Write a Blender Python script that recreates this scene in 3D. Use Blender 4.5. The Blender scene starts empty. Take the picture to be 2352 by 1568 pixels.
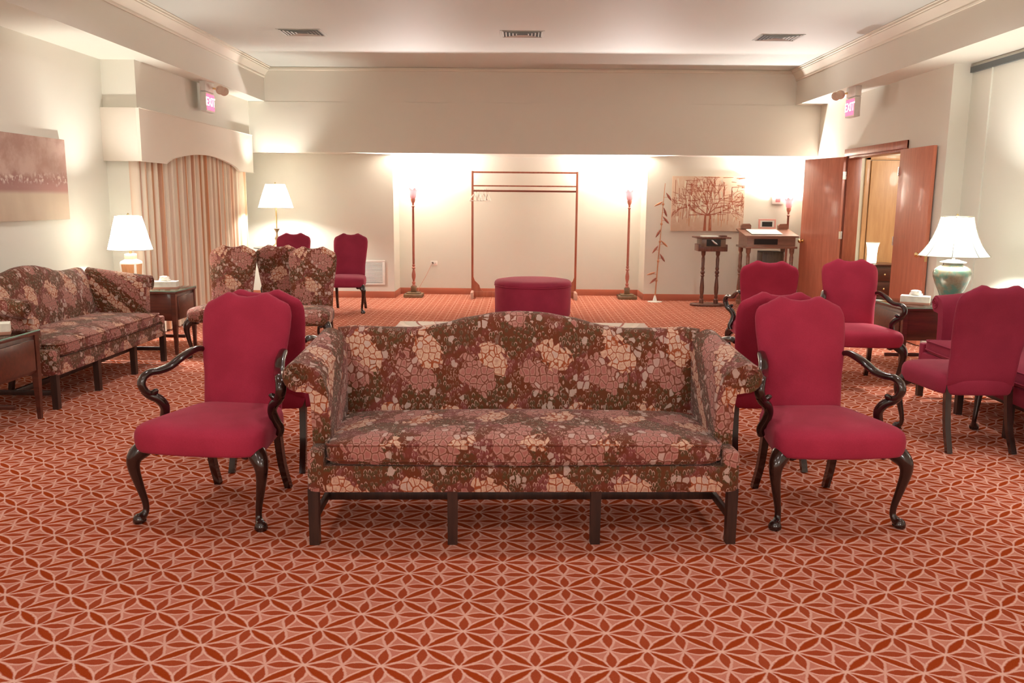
import bpy, bmesh, math, random
from mathutils import Vector, Matrix
PI = math.pi
sc = bpy.context.scene
C = sc.collection

# ------------------------------------------------------------ camera
F_PX, CAM_H = 1950.0, 1.5
cd = bpy.data.cameras.new('camera'); cam = bpy.data.objects.new('camera', cd); C.objects.link(cam)
cd.sensor_width = 36; cd.lens = F_PX / 2352 * 36; cd.clip_start = .05; cd.clip_end = 60
Rm = (Matrix.Rotation(math.atan(17 / F_PX), 3, 'Z') @ Matrix.Rotation(PI / 2 - math.atan(324 / F_PX), 3, 'X')
      @ Matrix.Rotation(math.radians(.5), 3, 'Z'))
cam.matrix_world = Matrix.Translation((0, 0, CAM_H)) @ Rm.to_4x4()
sc.camera = cam
# ------------------------------------------------------------ view + world
sc.view_settings.view_transform = 'Standard'; sc.view_settings.look = 'None'
sc.view_settings.gamma = 1; sc.view_settings.use_curve_mapping = False
sc.view_settings.exposure = 0.52
w = bpy.data.worlds.new('world'); sc.world = w; w.use_nodes = True
w.node_tree.nodes['Background'].inputs[0].default_value = (1, .9, .8, 1)
w.node_tree.nodes['Background'].inputs[1].default_value = .0
# light strengths
CEIL_W = 52; LAMP_W = 84; TORCH_W = 210; FILL_W = 105
WARM = (1, .96, .93); COOL = (1.0, 1.0, .93); TORCH = (1, .95, .92)

def light(name, kind, loc, power, col, size=.1, rot=None, spot=None):
    l = bpy.data.lights.new(name, kind); l.energy = power; l.color = col
    if kind == 'AREA': l.shape = 'DISK'; l.size = size
    else: l.shadow_soft_size = size
    if spot: l.spot_size = spot; l.spot_blend = .6
    o = bpy.data.objects.new(name, l); o.location = loc
    if rot: o.rotation_euler = rot
    C.objects.link(o); return o

# ------------------------------------------------------------ materials
MATS = {}
class NT:
    def __init__(s, name):
        s.m = bpy.data.materials.new(name); s.m.use_nodes = True; s.t = s.m.node_tree; s.n = s.t.nodes
        s.b = s.n['Principled BSDF']; s.out = s.n['Material Output']
    def new(s, typ, **kw):
        x = s.n.new(typ)
        for k, v in kw.items(): setattr(x, k, v)
        return x
    def link(s, a, b): s.t.links.new(a, b)
    def put(s, inp, v):
        if isinstance(v, (int, float)): inp.default_value = v
        elif isinstance(v, tuple): inp.default_value = v if len(v) == 4 or len(inp.default_value) == 3 else (*v, 1)
        else: s.link(v, inp)
    def math(s, op, a, b=None, c=None):
        x = s.new('ShaderNodeMath', operation=op); s.put(x.inputs[0], a)
        if b is not None: s.put(x.inputs[1], b)
        if c is not None: s.put(x.inputs[2], c)
        return x.outputs[0]
    def mix(s, f, a, b):
        x = s.new('ShaderNodeMix', data_type='RGBA'); s.put(x.inputs[0], f); s.put(x.inputs[6], a); s.put(x.inputs[7], b)
        return x.outputs[2]
    def ss(s, v, lo, hi, a=0.0, b=1.0):
        x = s.new('ShaderNodeMapRange', interpolation_type='SMOOTHSTEP')
        s.put(x.inputs[0], v); s.put(x.inputs[1], lo); s.put(x.inputs[2], hi); s.put(x.inputs[3], a); s.put(x.inputs[4], b)
        return x.outputs[0]
    def coord(s, kind='Object'): return s.new('ShaderNodeTexCoord').outputs[kind]
    def noise(s, vec, scale, detail=2, rough=.5, out=0):
        x = s.new('ShaderNodeTexNoise'); s.link(vec, x.inputs['Vector']); x.inputs['Scale'].default_value = scale
        x.inputs['Detail'].default_value = detail; x.inputs['Roughness'].default_value = rough; return x.outputs[out]
    def scalev(s, vec, sx, sy, sz):
        x = s.new('ShaderNodeMapping'); s.link(vec, x.inputs[0]); x.inputs['Scale'].default_value = (sx, sy, sz); return x.outputs[0]
    def bump(s, h, strength, dist=.01):
        x = s.new('ShaderNodeBump'); s.link(h, x.inputs['Height']); x.inputs['Strength'].default_value = strength
        x.inputs['Distance'].default_value = dist; s.link(x.outputs[0], s.b.inputs['Normal'])
    def base(s, col, rough=.5, **kw):
        s.put(s.b.inputs['Base Color'], col); s.put(s.b.inputs['Roughness'], rough)
        for k, v in kw.items(): s.put(s.b.inputs[k.replace('_', ' ')], v)

def m_plain(name, col, rough=.5, var=.06, scale=30, **kw):
    if name in MATS: return MATS[name]
    t = NT(name); n = t.noise(t.coord(), scale, 3)
    dark = tuple(c * (1 - var) for c in col); lite = tuple(min(1, c * (1 + var)) for c in col)
    t.base(t.mix(n, dark, lite), rough, **kw); MATS[name] = t.m; return t.m
def m_paint(name, col):
    t = NT(name); co = t.coord(); n = t.noise(co, .9, 3); n2 = t.noise(co, 180, 2)
    t.base(t.mix(n, tuple(c * .96 for c in col), tuple(c * 1.03 for c in col)), .62); t.bump(n2, .12, .002); MATS[name] = t.m; return t.m
def m_wood(name, a, b, rough=.3, axis='z', coat=0.0, dens=1.0):
    if name in MATS: return MATS[name]
    t = NT(name); co = t.coord(); s = {'x': (1.2, 14, 14), 'y': (14, 1.2, 14), 'z': (14, 14, 1.2)}[axis]
    v = t.scalev(co, *[q * dens for q in s]); n = t.noise(v, 2.2, 5, .6); n2 = t.noise(v, 9, 2)
    f = t.math('ADD', t.math('MULTIPLY', n, .75), t.math('MULTIPLY', n2, .25))
    t.base(t.mix(t.ss(f, .35, .66), a, b), rough, Coat_Weight=coat, Coat_Roughness=.08); MATS[name] = t.m; return t.m
def m_fabric(name, col, col2):
    t = NT(name); co = t.coord(); n = t.noise(co, 260, 2); n2 = t.noise(co, 5, 3)
    c = t.mix(n, col, col2); c = t.mix(t.ss(n2, .3, .75), c, t.mix(.5, c, tuple(x * .78 for x in col)))
    t.base(c, .85, Sheen_Weight=.12, Sheen_Roughness=.4, Specular_IOR_Level=.2); t.bump(n, .25, .002)
    t.b.inputs['Sheen Tint'].default_value = (1, .55, .6, 1); MATS[name] = t.m; return t.m
def m_metal(name, col, rough=.2):
    if name in MATS: return MATS[name]
    t = NT(name); n = t.noise(t.coord(), 60, 2); t.base(t.mix(n, tuple(c * .9 for c in col), col), rough, Metallic=1.0); MATS[name] = t.m; return t.m
def m_emit(name, col, power, base=(.9, .88, .82)):
    t = NT(name); t.base(base, .6, Emission_Strength=power); t.put(t.b.inputs['Emission Color'], col); MATS[name] = t.m; return t.m

def m_carpet():
    t = NT('patterned_carpet'); co = t.new('ShaderNodeNewGeometry').outputs['Position']
    nz = t.new('ShaderNodeTexNoise'); t.link(co, nz.inputs['Vector']); nz.inputs['Scale'].default_value = 60; nz.inputs['Detail'].default_value = 2
    vm = t.new('ShaderNodeVectorMath', operation='MULTIPLY_ADD'); t.link(nz.outputs['Color'], vm.inputs[0]); vm.inputs[1].default_value = (.007,) * 3; t.link(co, vm.inputs[2])
    sp = t.new('ShaderNodeSeparateXYZ'); t.link(vm.outputs[0], sp.inputs[0])
    s = t.math('DIVIDE', t.math('SUBTRACT', sp.outputs[0], .0675), .252)
    q = t.math('DIVIDE', t.math('SUBTRACT', sp.outputs[1], 2.788), .232)
    a, b = t.math('ADD', s, q), t.math('SUBTRACT', s, q)
    def near(v):  # distance to nearest integer, signed
        return t.math('SUBTRACT', v, t.math('ROUND', v))
    def petal(along, across, W, D):  # dark mask + light rim mask around a spindle between lattice nodes
        wd = t.math('MULTIPLY', t.math('SUBTRACT', t.math('POWER', t.math('ABSOLUTE', t.math('SINE', t.math('MULTIPLY', along, PI))), .8), .22), W * 1.2)
        d = t.math('SUBTRACT', t.math('ABSOLUTE', near(across)), wd)
        return t.ss(d, -.028, .004, 1, 0), t.ss(t.math('ABSOLUTE', t.math('SUBTRACT', d, .022)), .006, .034, 1, 0)
    p1, r1 = petal(a, b, .10, 0); p2, r2 = petal(b, a, .10, 0)
    def spindle(x, y, W, c0, c1):
        y2 = t.math('MULTIPLY', y, 2); k = t.math('ROUND', y2)
        dy = t.math('MULTIPLY', t.math('SUBTRACT', y2, k), .5)
        xs = t.math('SUBTRACT', x, t.math('MULTIPLY', k, .5))
        sn = t.math('ABSOLUTE', t.math('SINE', t.math('MULTIPLY', xs, 2 * PI))); wd = t.math('MULTIPLY', t.math('SUBTRACT', t.math('MULTIPLY', sn, t.math('ADD', c0, t.math('MULTIPLY', t.math('ABSOLUTE', near(xs)), c1))), .16), W)
        d = t.math('SUBTRACT', t.math('ABSOLUTE', dy), wd)
        return t.ss(d, -.016, .004, 1, 0), t.ss(t.math('ABSOLUTE', t.math('SUBTRACT', d, .016)), .006, .03, 1, 0), xs
    p3, r3, xs3 = spindle(s, q, .085, .55, 1.9); p4, r4, xs4 = spindle(q, s, .080, 1.5, -1.9)
    c3 = t.ss(t.math('ABSOLUTE', t.math('SUBTRACT', t.math('FRACT', xs3), .5)), .0, .03, 1, 0)
    fine = t.noise(co, 420, 2); lowf = t.noise(co, 7, 3)
    ground = t.mix(t.ss(lowf, .35, .68), CARPET[0], CARPET[1])
    rim = t.math('MULTIPLY', t.math('MAXIMUM', t.math('MAXIMUM', r1, r2), t.math('MULTIPLY', t.math('MAXIMUM', r3, r4), .8)), .95)
    node = t.math('MULTIPLY', t.ss(t.math('ADD', t.math('ABSOLUTE', near(a)), t.math('ABSOLUTE', near(b))), .03, .11, 1, 0), 1)
    c = t.mix(rim, ground, CARPET[2])
    dark = t.math('MAXIMUM', t.math('MAXIMUM', p1, p2), t.math('MAXIMUM', t.math('MULTIPLY', p3, .9), t.math('MULTIPLY', p4, .9)))
    dcol = t.mix(t.noise(co, 4, 2), CARPET[3], CARPET[4])
    c = t.mix(dark, c, dcol); c = t.mix(node, c, CARPET[2])
    c = t.mix(t.math('MULTIPLY', t.ss(fine, .5, .75), t.math('SUBTRACT', .32, t.math('MULTIPLY', dark, .26))), c, (.9, .55, .45)); c = t.mix(t.math('MULTIPLY', t.ss(fine, .25, .5, 1, 0), .25), c, (.2, .04, .012))
    t.base(c, .95, Specular_IOR_Level=0.0); t.bump(fine, .4, .003); MATS['carpet'] = t.m; return t.m
CARPET = [(.46, .145, .098), (.50, .18, .118), (.66, .38, .30), (.275, .036, .003), (.31, .040, .010)]

def m_floral(name, cols, sc_=34.0):
    """woven blossoms: scale-like petals, clusters of cream, pink, olive, mauve in a repeat"""
    t = NT(name); co = t.coord(); sp = t.new('ShaderNodeSeparateXYZ'); t.link(co, sp.inputs[0]); X, Y, Z = sp.outputs
    u = t.math('ADD', X, t.math('MULTIPLY', Y, .0)); v = t.math('ADD', Z, t.math('MULTIPLY', Y, -.8))
    def wave(fu, fv, ph=0):
        return t.math('COSINE', t.math('ADD', t.math('ADD', t.math('MULTIPLY', u, fu), t.math('MULTIPLY', v, fv)), ph))
    PU, PV = 2 * PI / .315, 2 * PI / .27
    vor = t.new('ShaderNodeTexVoronoi'); vor.feature = 'F1'; nw = t.new('ShaderNodeTexNoise'); nw.inputs['Scale'].default_value = 22; t.link(co, nw.inputs['Vector']); vw = t.new('ShaderNodeVectorMath', operation='MULTIPLY_ADD'); t.link(nw.outputs['Color'], vw.inputs[0]); vw.inputs[1].default_value = (.02,) * 3; t.link(t.scalev(co, 1, .8, .8), vw.inputs[2]); vec = vw.outputs[0]; t.link(vec, vor.inputs['Vector'])
    vor.inputs['Scale'].default_value = sc_; vor.inputs['Randomness'].default_value = .7
    ve = t.new('ShaderNodeTexVoronoi'); ve.feature = 'DISTANCE_TO_EDGE'; t.link(vec, ve.inputs['Vector'])
    ve.inputs['Scale'].default_value = sc_; ve.inputs['Randomness'].default_value = .7
    v2 = t.new('ShaderNodeTexVoronoi'); v2.feature = 'DISTANCE_TO_EDGE'; t.link(t.scalev(co, 1.9, 1.9, 1.4), v2.inputs['Vector'])
    v2.inputs['Scale'].default_value = sc_
    rnd = t.new('ShaderNodeSeparateXYZ'); t.link(vor.outputs['Color'], rnd.inputs[0])
    jit = t.math('MULTIPLY', t.math('SUBTRACT', rnd.outputs[0], .5), .9); jit2 = t.math('MULTIPLY', t.math('SUBTRACT', rnd.outputs[1], .5), .9)
    f1 = t.math('ADD', t.math('ADD', wave(PU, PV * .5), wave(0, PV, .6)), jit)       # cream clusters
    f2 = t.math('ADD', t.math('ADD', wave(PU, PV * .5, 2.3), wave(0, PV, 2.4)), jit2)  # pink clusters
    f3 = t.math('ADD', t.math('ADD', wave(PU, -PV * .5, 4.1), wave(0, PV, 4.6)), jit)  # olive
    # ground: fine upright leaflets, light rims on rust / olive / mauve
    g = t.mix(t.ss(t.noise(co, 9, 3), .42, .6), cols['brown'], cols['mauve'])
    g = t.mix(t.math('MULTIPLY', t.ss(f3, .1, .5), .85), g, cols['olive'])
    sm = t.new('ShaderNodeTexVoronoi'); sm.feature = 'F1'; sv = t.scalev(co, 1.35, 1.35, .8); vs2 = t.new('ShaderNodeVectorMath', operation='ADD'); t.link(sv, vs2.inputs[0]); t.link(vw.outputs[0], vs2.inputs[1])
    t.link(vs2.outputs[0], sm.inputs['Vector']); sm.inputs['Scale'].default_value = sc_ * .72; sm.inputs['Randomness'].default_value = .85
    rs_ = t.new('ShaderNodeSeparateXYZ'); t.link(sm.outputs['Color'], rs_.inputs[0])
    dv = t.new('ShaderNodeVectorMath', operation='SUBTRACT'); t.link(vs2.outputs[0], dv.inputs[0]); t.link(sm.outputs['Position'], dv.inputs[1]); dz = t.new('ShaderNodeSeparateXYZ'); t.link(dv.outputs[0], dz.inputs[0])
    upz = t.math('ADD', dz.outputs[2], t.math('MULTIPLY', dz.outputs[1], -.7))
    pt = t.math('ADD', sm.outputs['Distance'], t.math('MULTIPLY', t.math('ABSOLUTE', dz.outputs[0]), 9.0))
    ring = t.math('MULTIPLY', t.math('MULTIPLY', t.ss(t.math('ABSOLUTE', t.math('SUBTRACT', pt, .50)), .03, .14, 1, 0), t.ss(upz, -.006, .002)), t.ss(rs_.outputs[0], .2, .7, .25, 1.0))
    g = t.mix(ring, g, cols['lite'])
    g = t.mix(t.math('MULTIPLY', t.ss(sm.outputs['Distance'], .46, .56), .6), g, cols['edge'])
    # petals of the blossoms
    ed = ve.outputs['Distance']; rim = t.ss(ed, .10, .26, 1, 0)
    pink = t.mix(t.math('MULTIPLY', rim, .55), cols['pink'], cols['lite']); pink = t.mix(t.ss(ed, .02, .11, .9, 0), pink, cols['edge'])
    cream = t.mix(t.math('MULTIPLY', t.ss(t.noise(co, 70, 3), .4, .65), .5), cols['cream'], cols['pink']); cream = t.mix(t.math('MULTIPLY', rim, .6), cream, (.64, .45, .34, 1)); cream = t.mix(t.ss(ed, .02, .12, 1, 0), cream, cols['orange'])
    c = t.mix(t.ss(f2, .75, .82), g, pink)
    c = t.mix(t.ss(f1, 1.05, 1.11), c, cream)
    single = t.math('MULTIPLY', t.ss(rnd.outputs[2], .86, .88), t.ss(ed, .08, .14))
    c = t.mix(t.math('MULTIPLY', single, .8), c, (.52, .37, .31, 1))
    th = t.noise(co, 300, 2); c = t.mix(t.math('MULTIPLY', t.ss(th, .3, .7), .3), c, t.mix(.4, c, (.04, .02, .01)))
    t.base(c, .85, Sheen_Weight=.1, Specular_IOR_Level=.2); t.bump(th, .3, .002); MATS[name] = t.m; return t.m

FLC = dict(cream=(.60, .37, .25), pink=(.36, .125, .10), olive=(.075, .045, .014), mauve=(.21, .055, .05), brown=(.13, .034, .010), lite=(.50, .29, .23), edge=(.14, .024, .006), orange=(.30, .06, .015))
WALL = m_paint('wall_paint', (.72, .69, .60)); CEILP = m_paint('ceiling_paint', (.57, .585, .54)); TRIM = m_paint('trim_paint', (.72, .67, .56))
PART = m_paint('partition_vinyl', (.72, .72, .63)); VAL = m_paint('valance_fabric', (.76, .68, .58))
CARP = m_carpet()
CBASE = m_plain('carpet_base', (.46, .14, .08), .95, .15, 200)
RED = m_fabric('red_upholstery', (.31, .017, .043), (.43, .034, .073))
BURG = m_fabric('burgundy_upholstery', (.25, .019, .046), (.33, .031, .066))
FLORAL = m_floral('floral_tapestry', FLC)
DARK = m_wood('mahogany', (.012, .004, .003), (.034, .011, .007), .2, 'z', .4)
TABW = m_wood('table_mahogany', (.055, .012, .007), (.10, .022, .011), .3, 'x', .3)
DOORW = m_wood('door_veneer', (.45, .135, .075), (.55, .18, .105), .42, 'z', .15, .6)
DOORT = m_wood('hall_door_veneer', (.55, .27, .11), (.64, .34, .15), .45, 'z', .1, .6)
LIGHTW = m_wood('rack_wood', (.36, .10, .05), (.47, .15, .08), .4, 'z', .2)
BRASS = m_metal('brass', (.85, .62, .30), .25); CHROME = m_metal('chrome', (.85, .85, .85), .15)
WHITE = m_plain('white_plastic', (.82, .80, .74), .4); DARKSLOT = m_plain('dark_slot', (.03, .025, .015), .8)
PAPER = m_plain('paper', (.86, .84, .78), .8); BLACK = m_plain('matte_black', (.015, .012, .01), .7)  # plain black surface colour of plaque, drawer, panel and cord
MARBLE = m_plain('torchiere_base', (.20, .12, .06), .25, .35, 20)
TORCHP = m_plain('torchiere_pole', (.40, .13, .09), .35, .25, 25)

def m_shade(name, col, tr=.75, em=.0):
    t = NT(name); co = t.coord(); n = t.noise(co, 90, 2)
    tl = t.new('ShaderNodeBsdfTranslucent'); df = t.new('ShaderNodeBsdfDiffuse'); mx = t.new('ShaderNodeMixShader')
    c = t.mix(n, tuple(x * .97 for x in col), col); t.link(c, tl.inputs[0]); t.link(c, df.inputs[0]); mx.inputs[0].default_value = 1 - tr
    t.link(tl.outputs[0], mx.inputs[1]); t.link(df.outputs[0], mx.inputs[2]); last = mx.outputs[0]
    t.link(last, t.out.inputs[0]); MATS[name] = t.m; return t.m
SHADE = m_shade('lamp_shade_linen', (.93, .92, .86), .6); SHADE2 = m_shade('bell_shade_linen', (.82, .84, .76), .13)
TGLASS = m_shade('torchiere_glass', (.85, .42, .46), .0006)
def m_glass(name, tint, refl=.5):
    t = NT(name); tr = t.new('ShaderNodeBsdfTransparent'); tr.inputs[0].default_value = (*tint, 1)
    gl = t.new('ShaderNodeBsdfGlossy'); gl.inputs['Roughness'].default_value = .02; fr = t.new('ShaderNodeFresnel'); fr.inputs[0].default_value = 1.5
    n = t.noise(t.coord(), 3, 2); f = t.math('MULTIPLY', fr.outputs[0], t.ss(n, 0, 1, refl * .97, refl))
    mx = t.new('ShaderNodeMixShader'); t.link(f, mx.inputs[0]); t.link(tr.outputs[0], mx.inputs[1]); t.link(gl.outputs[0], mx.inputs[2])
    t.link(mx.outputs[0], t.out.inputs[0]); MATS[name] = t.m; return t.m
GLASS = m_glass('table_glass', (.90, .97, .93), 1.0)
GEDGE = m_plain('glass_edge', (.25, .50, .38), .1, .1, 10)

# ------------------------------------------------------------ mesh helpers
class MB:
    def __init__(s): s.v = []; s.f = []
    def add(s, vs, fs):
        n = len(s.v); s.v += [tuple(p) for p in vs]; s.f += [tuple(i + n for i in f) for f in fs]; return s
    def box(s, x0, x1, y0, y1, z0, z1, bev=0.0, mat=None):
        if bev <= 0:
            vs = [(x, y, z) for z in (z0, z1) for y in (y0, y1) for x in (x0, x1)]
            fs = [(0, 2, 3, 1), (4, 5, 7, 6), (0, 1, 5, 4), (2, 6, 7, 3), (0, 4, 6, 2), (1, 3, 7, 5)]
        else:
            bm = bmesh.new(); bmesh.ops.create_cube(bm, size=1)
            for q in bm.verts: q.co = Vector(((x0 + x1) / 2 + q.co.x * (x1 - x0), (y0 + y1) / 2 + q.co.y * (y1 - y0), (z0 + z1) / 2 + q.co.z * (z1 - z0)))
            bmesh.ops.bevel(bm, geom=list(bm.edges), offset=min(bev, abs(x1 - x0) * .45, abs(y1 - y0) * .45, abs(z1 - z0) * .45), segments=2, profile=.5, affect='EDGES')
            bm.verts.index_update(); vs = [q.co.copy() for q in bm.verts]; fs = [[q.index for q in f.verts] for f in bm.faces]; bm.free()
        if mat is not None: vs = [mat @ Vector(p) for p in vs]
        return s.add(vs, fs)
    def rings(s, rings, cap0=True, cap1=True):
        n = len(rings[0]); vs = [p for r in rings for p in r]; fs = []
        for i in range(len(rings) - 1):
            for j in range(n):
                k = (j + 1) % n; fs.append((i * n + j, i * n + k, (i + 1) * n + k, (i + 1) * n + j))
        if cap0: fs.append(tuple(reversed(range(n))))
        if cap1: fs.append(tuple((len(rings) - 1) * n + j for j in range(n)))
        return s.add(vs, fs)
    def lathe(s, prof, cx=0, cy=0, z=0, n=24, cap0=True, cap1=True, sq=False):
        rs = []
        for r, h in prof:
            rs.append([(cx + max(r, 1e-4) * math.cos(2 * PI * (j + (.5 if sq else 0)) / n), cy + max(r, 1e-4) * math.sin(2 * PI * (j + (.5 if sq else 0)) / n), z + h) for j in range(n)])
        return s.rings(rs, cap0, cap1)
    def sweep(s, pts, n=10, sub=5, flat=(1, 1), sqr=False):
        """pts (x,y,z,r) smoothed by Catmull-Rom, swept circle or square"""
        P = [Vector(p) for p in pts]; out = []
        for i in range(len(P) - 1):
            a, b, c, d = P[max(i - 1, 0)], P[i], P[i + 1], P[min(i + 2, len(P) - 1)]
            for k in range(sub):
                t = k / sub
                out.append(.5 * ((2 * b) + (c - a) * t + (2 * a - 5 * b + 4 * c - d) * t * t + (3 * b - a - 3 * c + d) * t ** 3))
        out.append(P[-1]); rs = []; up = None
        for i, p in enumerate(out):
            q0 = out[max(i - 1, 0)]; q1 = out[min(i + 1, len(out) - 1)]; T = Vector(q1[:3]) - Vector(q0[:3])
            T = T.normalized() if T.length > 1e-9 else Vector((0, 0, 1))
            if up is None:
                up = Vector((0, 1, 0)) if abs(T.y) < .9 else Vector((1, 0, 0))
            up = (up - T * up.dot(T)).normalized(); side = T.cross(up)
            ring = []
            for j in range(n):
                a = 2 * PI * (j + .5) / n; ca, sa = math.cos(a), math.sin(a)
                if sqr: m_ = 1 / max(abs(ca), abs(sa)); m_ = min(m_, 1.3); ca *= m_; sa *= m_
                ring.append(Vector(p[:3]) + side * ca * p[3] * flat[0] + up * sa * p[3] * flat[1])
            rs.append(ring)
        return s.rings(rs)
    def tube(s, p, q, r, n=8): return s.sweep([(*p, r), (*q, r)], n, 1)
    def pillow(s, fn, nu, nv, tf, tb):
        """closed cushion: fn(u,v)->(point, normal), thickness front/back"""
        vs = []; fs = []
        for side in (0, 1):
            for i in range(nu + 1):
                for j in range(nv + 1):
                    u = -math.cos(PI * i / nu); v = .5 - .5 * math.cos(PI * j / nv)
                    p, nrm = fn(u, v); t = tf(u, v) if side == 0 else -tb(u, v)
                    vs.append(Vector(p) + Vector(nrm) * t)
        N = (nu + 1) * (nv + 1); ix = lambda sd, i, j: sd * N + i * (nv + 1) + j
        for i in range(nu):
            for j in range(nv):
                fs.append((ix(0, i, j), ix(0, i + 1, j), ix(0, i + 1, j + 1), ix(0, i, j + 1)))
                fs.append((ix(1, i, j), ix(1, i, j + 1), ix(1, i + 1, j + 1), ix(1, i + 1, j)))
        for i in range(nu):
            fs.append((ix(0, i, 0), ix(1, i, 0), ix(1, i + 1, 0), ix(0, i + 1, 0)))
            fs.append((ix(0, i, nv), ix(0, i + 1, nv), ix(1, i + 1, nv), ix(1, i, nv)))
        for j in range(nv):
            fs.append((ix(0, 0, j), ix(0, 0, j + 1), ix(1, 0, j + 1), ix(1, 0, j)))
            fs.append((ix(0, nu, j), ix(1, nu, j), ix(1, nu, j + 1), ix(0, nu, j + 1)))
        return s.add(vs, fs)
    def pad(s, outline, prof, cx=0, cy=0, crown=None):
        """outline list of (x,y) about 0; prof list of (scale, z)"""
        rs = [[(cx + x * k, cy + y * k, z) for x, y in outline] for k, z in prof]
        return s.rings(rs)
    def build(s, name, mat, parent=None, smooth=True, angle=38, loc=None):
        me = bpy.data.meshes.new(name); me.from_pydata([tuple(p) for p in s.v], [], s.f); me.update()
        bm = bmesh.new(); bm.from_mesh(me); bmesh.ops.remove_doubles(bm, verts=bm.verts, dist=1e-5)
        bmesh.ops.recalc_face_normals(bm, faces=bm.faces); bm.to_mesh(me); bm.free()
        if smooth:
            me.polygons.foreach_set('use_smooth', [True] * len(me.polygons)); me.set_sharp_from_angle(angle=math.radians(angle))
        me.materials.append(mat); o = bpy.data.objects.new(name, me); C.objects.link(o)
        if parent: o.parent = parent
        if loc: o.location = loc
        return o

def rrect(hx, hy, r, n=5, front_w=None, bow=0.0):
    """rounded rectangle/trapezoid outline; -y edge half-width front_w, bowed"""
    fw = front_w if front_w is not None else hx; cs = [(hx, hy), (-hx, hy), (-fw, -hy), (fw, -hy)]; out = []
    for i, (x, y) in enumerate(cs):
        a, b = Vector(cs[i - 1]), Vector(cs[(i + 1) % 4]); p = Vector((x, y)); da = (a - p).normalized() * r; db = (b - p).normalized() * r
        for k in range(n + 1):
            t = k / n; q = p + da * (1 - t) ** 2 + db * t ** 2
            out.append(q)
        if i == 2 and bow:
            pass
    dense = []
    for i, p in enumerate(out):
        q = out[(i + 1) % len(out)]; dense.append(p); L = (q - p).length
        m_ = int(L / .05)
        for k in range(1, m_): dense.append(p.lerp(q, k / m_))
    return [(p.x, p.y - (bow * max(0, 1 - (p.x / fw) ** 2) if p.y < -hy * .5 else 0)) for p in dense]

def thing(name, label, cat, loc=(0, 0, 0), rz=0, group=None):
    o = bpy.data.objects.new(name, None); C.objects.link(o); o.location = loc; o.rotation_euler = (0, 0, rz); o.empty_display_size = .1
    o['label'] = label; o['category'] = cat
    if group: o['group'] = group
    return o
def tag(o, label, cat, group=None):
    o['label'] = label; o['category'] = cat
    if group: o['group'] = group
    return o
def dup(root, loc, rz, label, group=None):
    def cp(o, par):
        c = o.copy(); C.objects.link(c); c.parent = par
        for ch in kids[o.name]: cp(ch, c)
        return c
    kids = {}
    def walk(o):
        kids[o.name] = list(o.children)
        for ch in o.children: walk(ch)
    walk(root); r = cp(root, None); r.location = loc; r.rotation_euler = (0, 0, rz); r['label'] = label
    if group: r['group'] = group
    return r
def struct(o): o['kind'] = 'structure'; return o

# ------------------------------------------------------------ room shell
XL, XL2, XR, XP = -4.30, -3.95, 4.30, 4.47
YB, YSTEP, YH, YBK, YALC = -3.2, 8.95, 12.62, 13.02, 13.62
ZC, ZB, ZH = 3.36, 2.88, 2.165
ax0, ax1 = -1.93, 1.90
struct(MB().box(-4.6, 6.8, YB - .1, 14.0, -.1, 0).build('floor', CARP, smooth=False))
struct(MB().box(-4.6, 6.8, YB - .1, YH + .1, ZC, ZC + .1).build('ceiling', CEILP, smooth=False))
struct(MB().box(XL - .15, XL, YB, 13.3, 0, ZC).build('wall_left', WALL, smooth=False))
struct(MB().box(XL, XL2, YSTEP, YH + .0, 2.40, ZB).build('trim_1', WALL, smooth=False))
# right wall with the doorway
DY0, DY1, DZ = 9.78, 11.44, 2.11
w_ = MB(); w_.box(XR, XR + .16, YSTEP - .02, DY0, 0, ZB).box(XR, XR + .16, DY1, 13.3, 0, ZB).box(XR, XR + .16, DY0, DY1, DZ, ZB)
struct(w_.build('wall_right', WALL, smooth=False))
struct(MB().box(XR, XP + .4, YSTEP - .12, YSTEP - .02, 0, ZB).build('trim_2', WALL, smooth=False))
# folding partition
pt = MB().box(XP + .02, XP + .12, YB, YSTEP - .12, 0, ZB)
struct(pt.build('wall_partition', PART, smooth=False))
for i, y in enumerate((8.45, 7.3, 6.15, 5.0)):
    struct(MB().box(XP + .005, XP + .03, y - .006, y + .006, 0, 2.79, .002).build('trim_%d' % (10 + i), PART, smooth=False))
struct(MB().box(XP - .01, XP + .03, YB, YSTEP - .13, 2.79, 2.845).build('trim_3', m_plain('track_grey', (.10, .11, .11), .5), smooth=False))
struct(MB().box(-4.6, 6.8, YB - .1, YB, 0, ZC).build('wall_front', WALL, smooth=False))
# beams: left, right, header, and the low soffit behind it
struct(MB().box(XL, -3.71, YB, YH, ZB, ZC).build('beam_left', WALL, smooth=False))
struct(MB().box(3.93, XP + .3, YB, YH, ZB, ZC).build('beam_right', WALL, smooth=False))
hb = MB().box(-4.45, XR + .2, YH, YH + .12, ZH, 2.876).box(-4.45, XR + .2, YH + .004, YH + .12, 2.876, 2.884).box(-4.45, XR + .2, YH, YH + .12, 2.884, ZC)
struct(hb.build('wall_header', WALL, smooth=False))
struct(MB().box(-4.45, XR + .2, YH + .12, 14.0, ZH, ZH + .1).build('ceiling_alcove', WALL, smooth=False))
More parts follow.
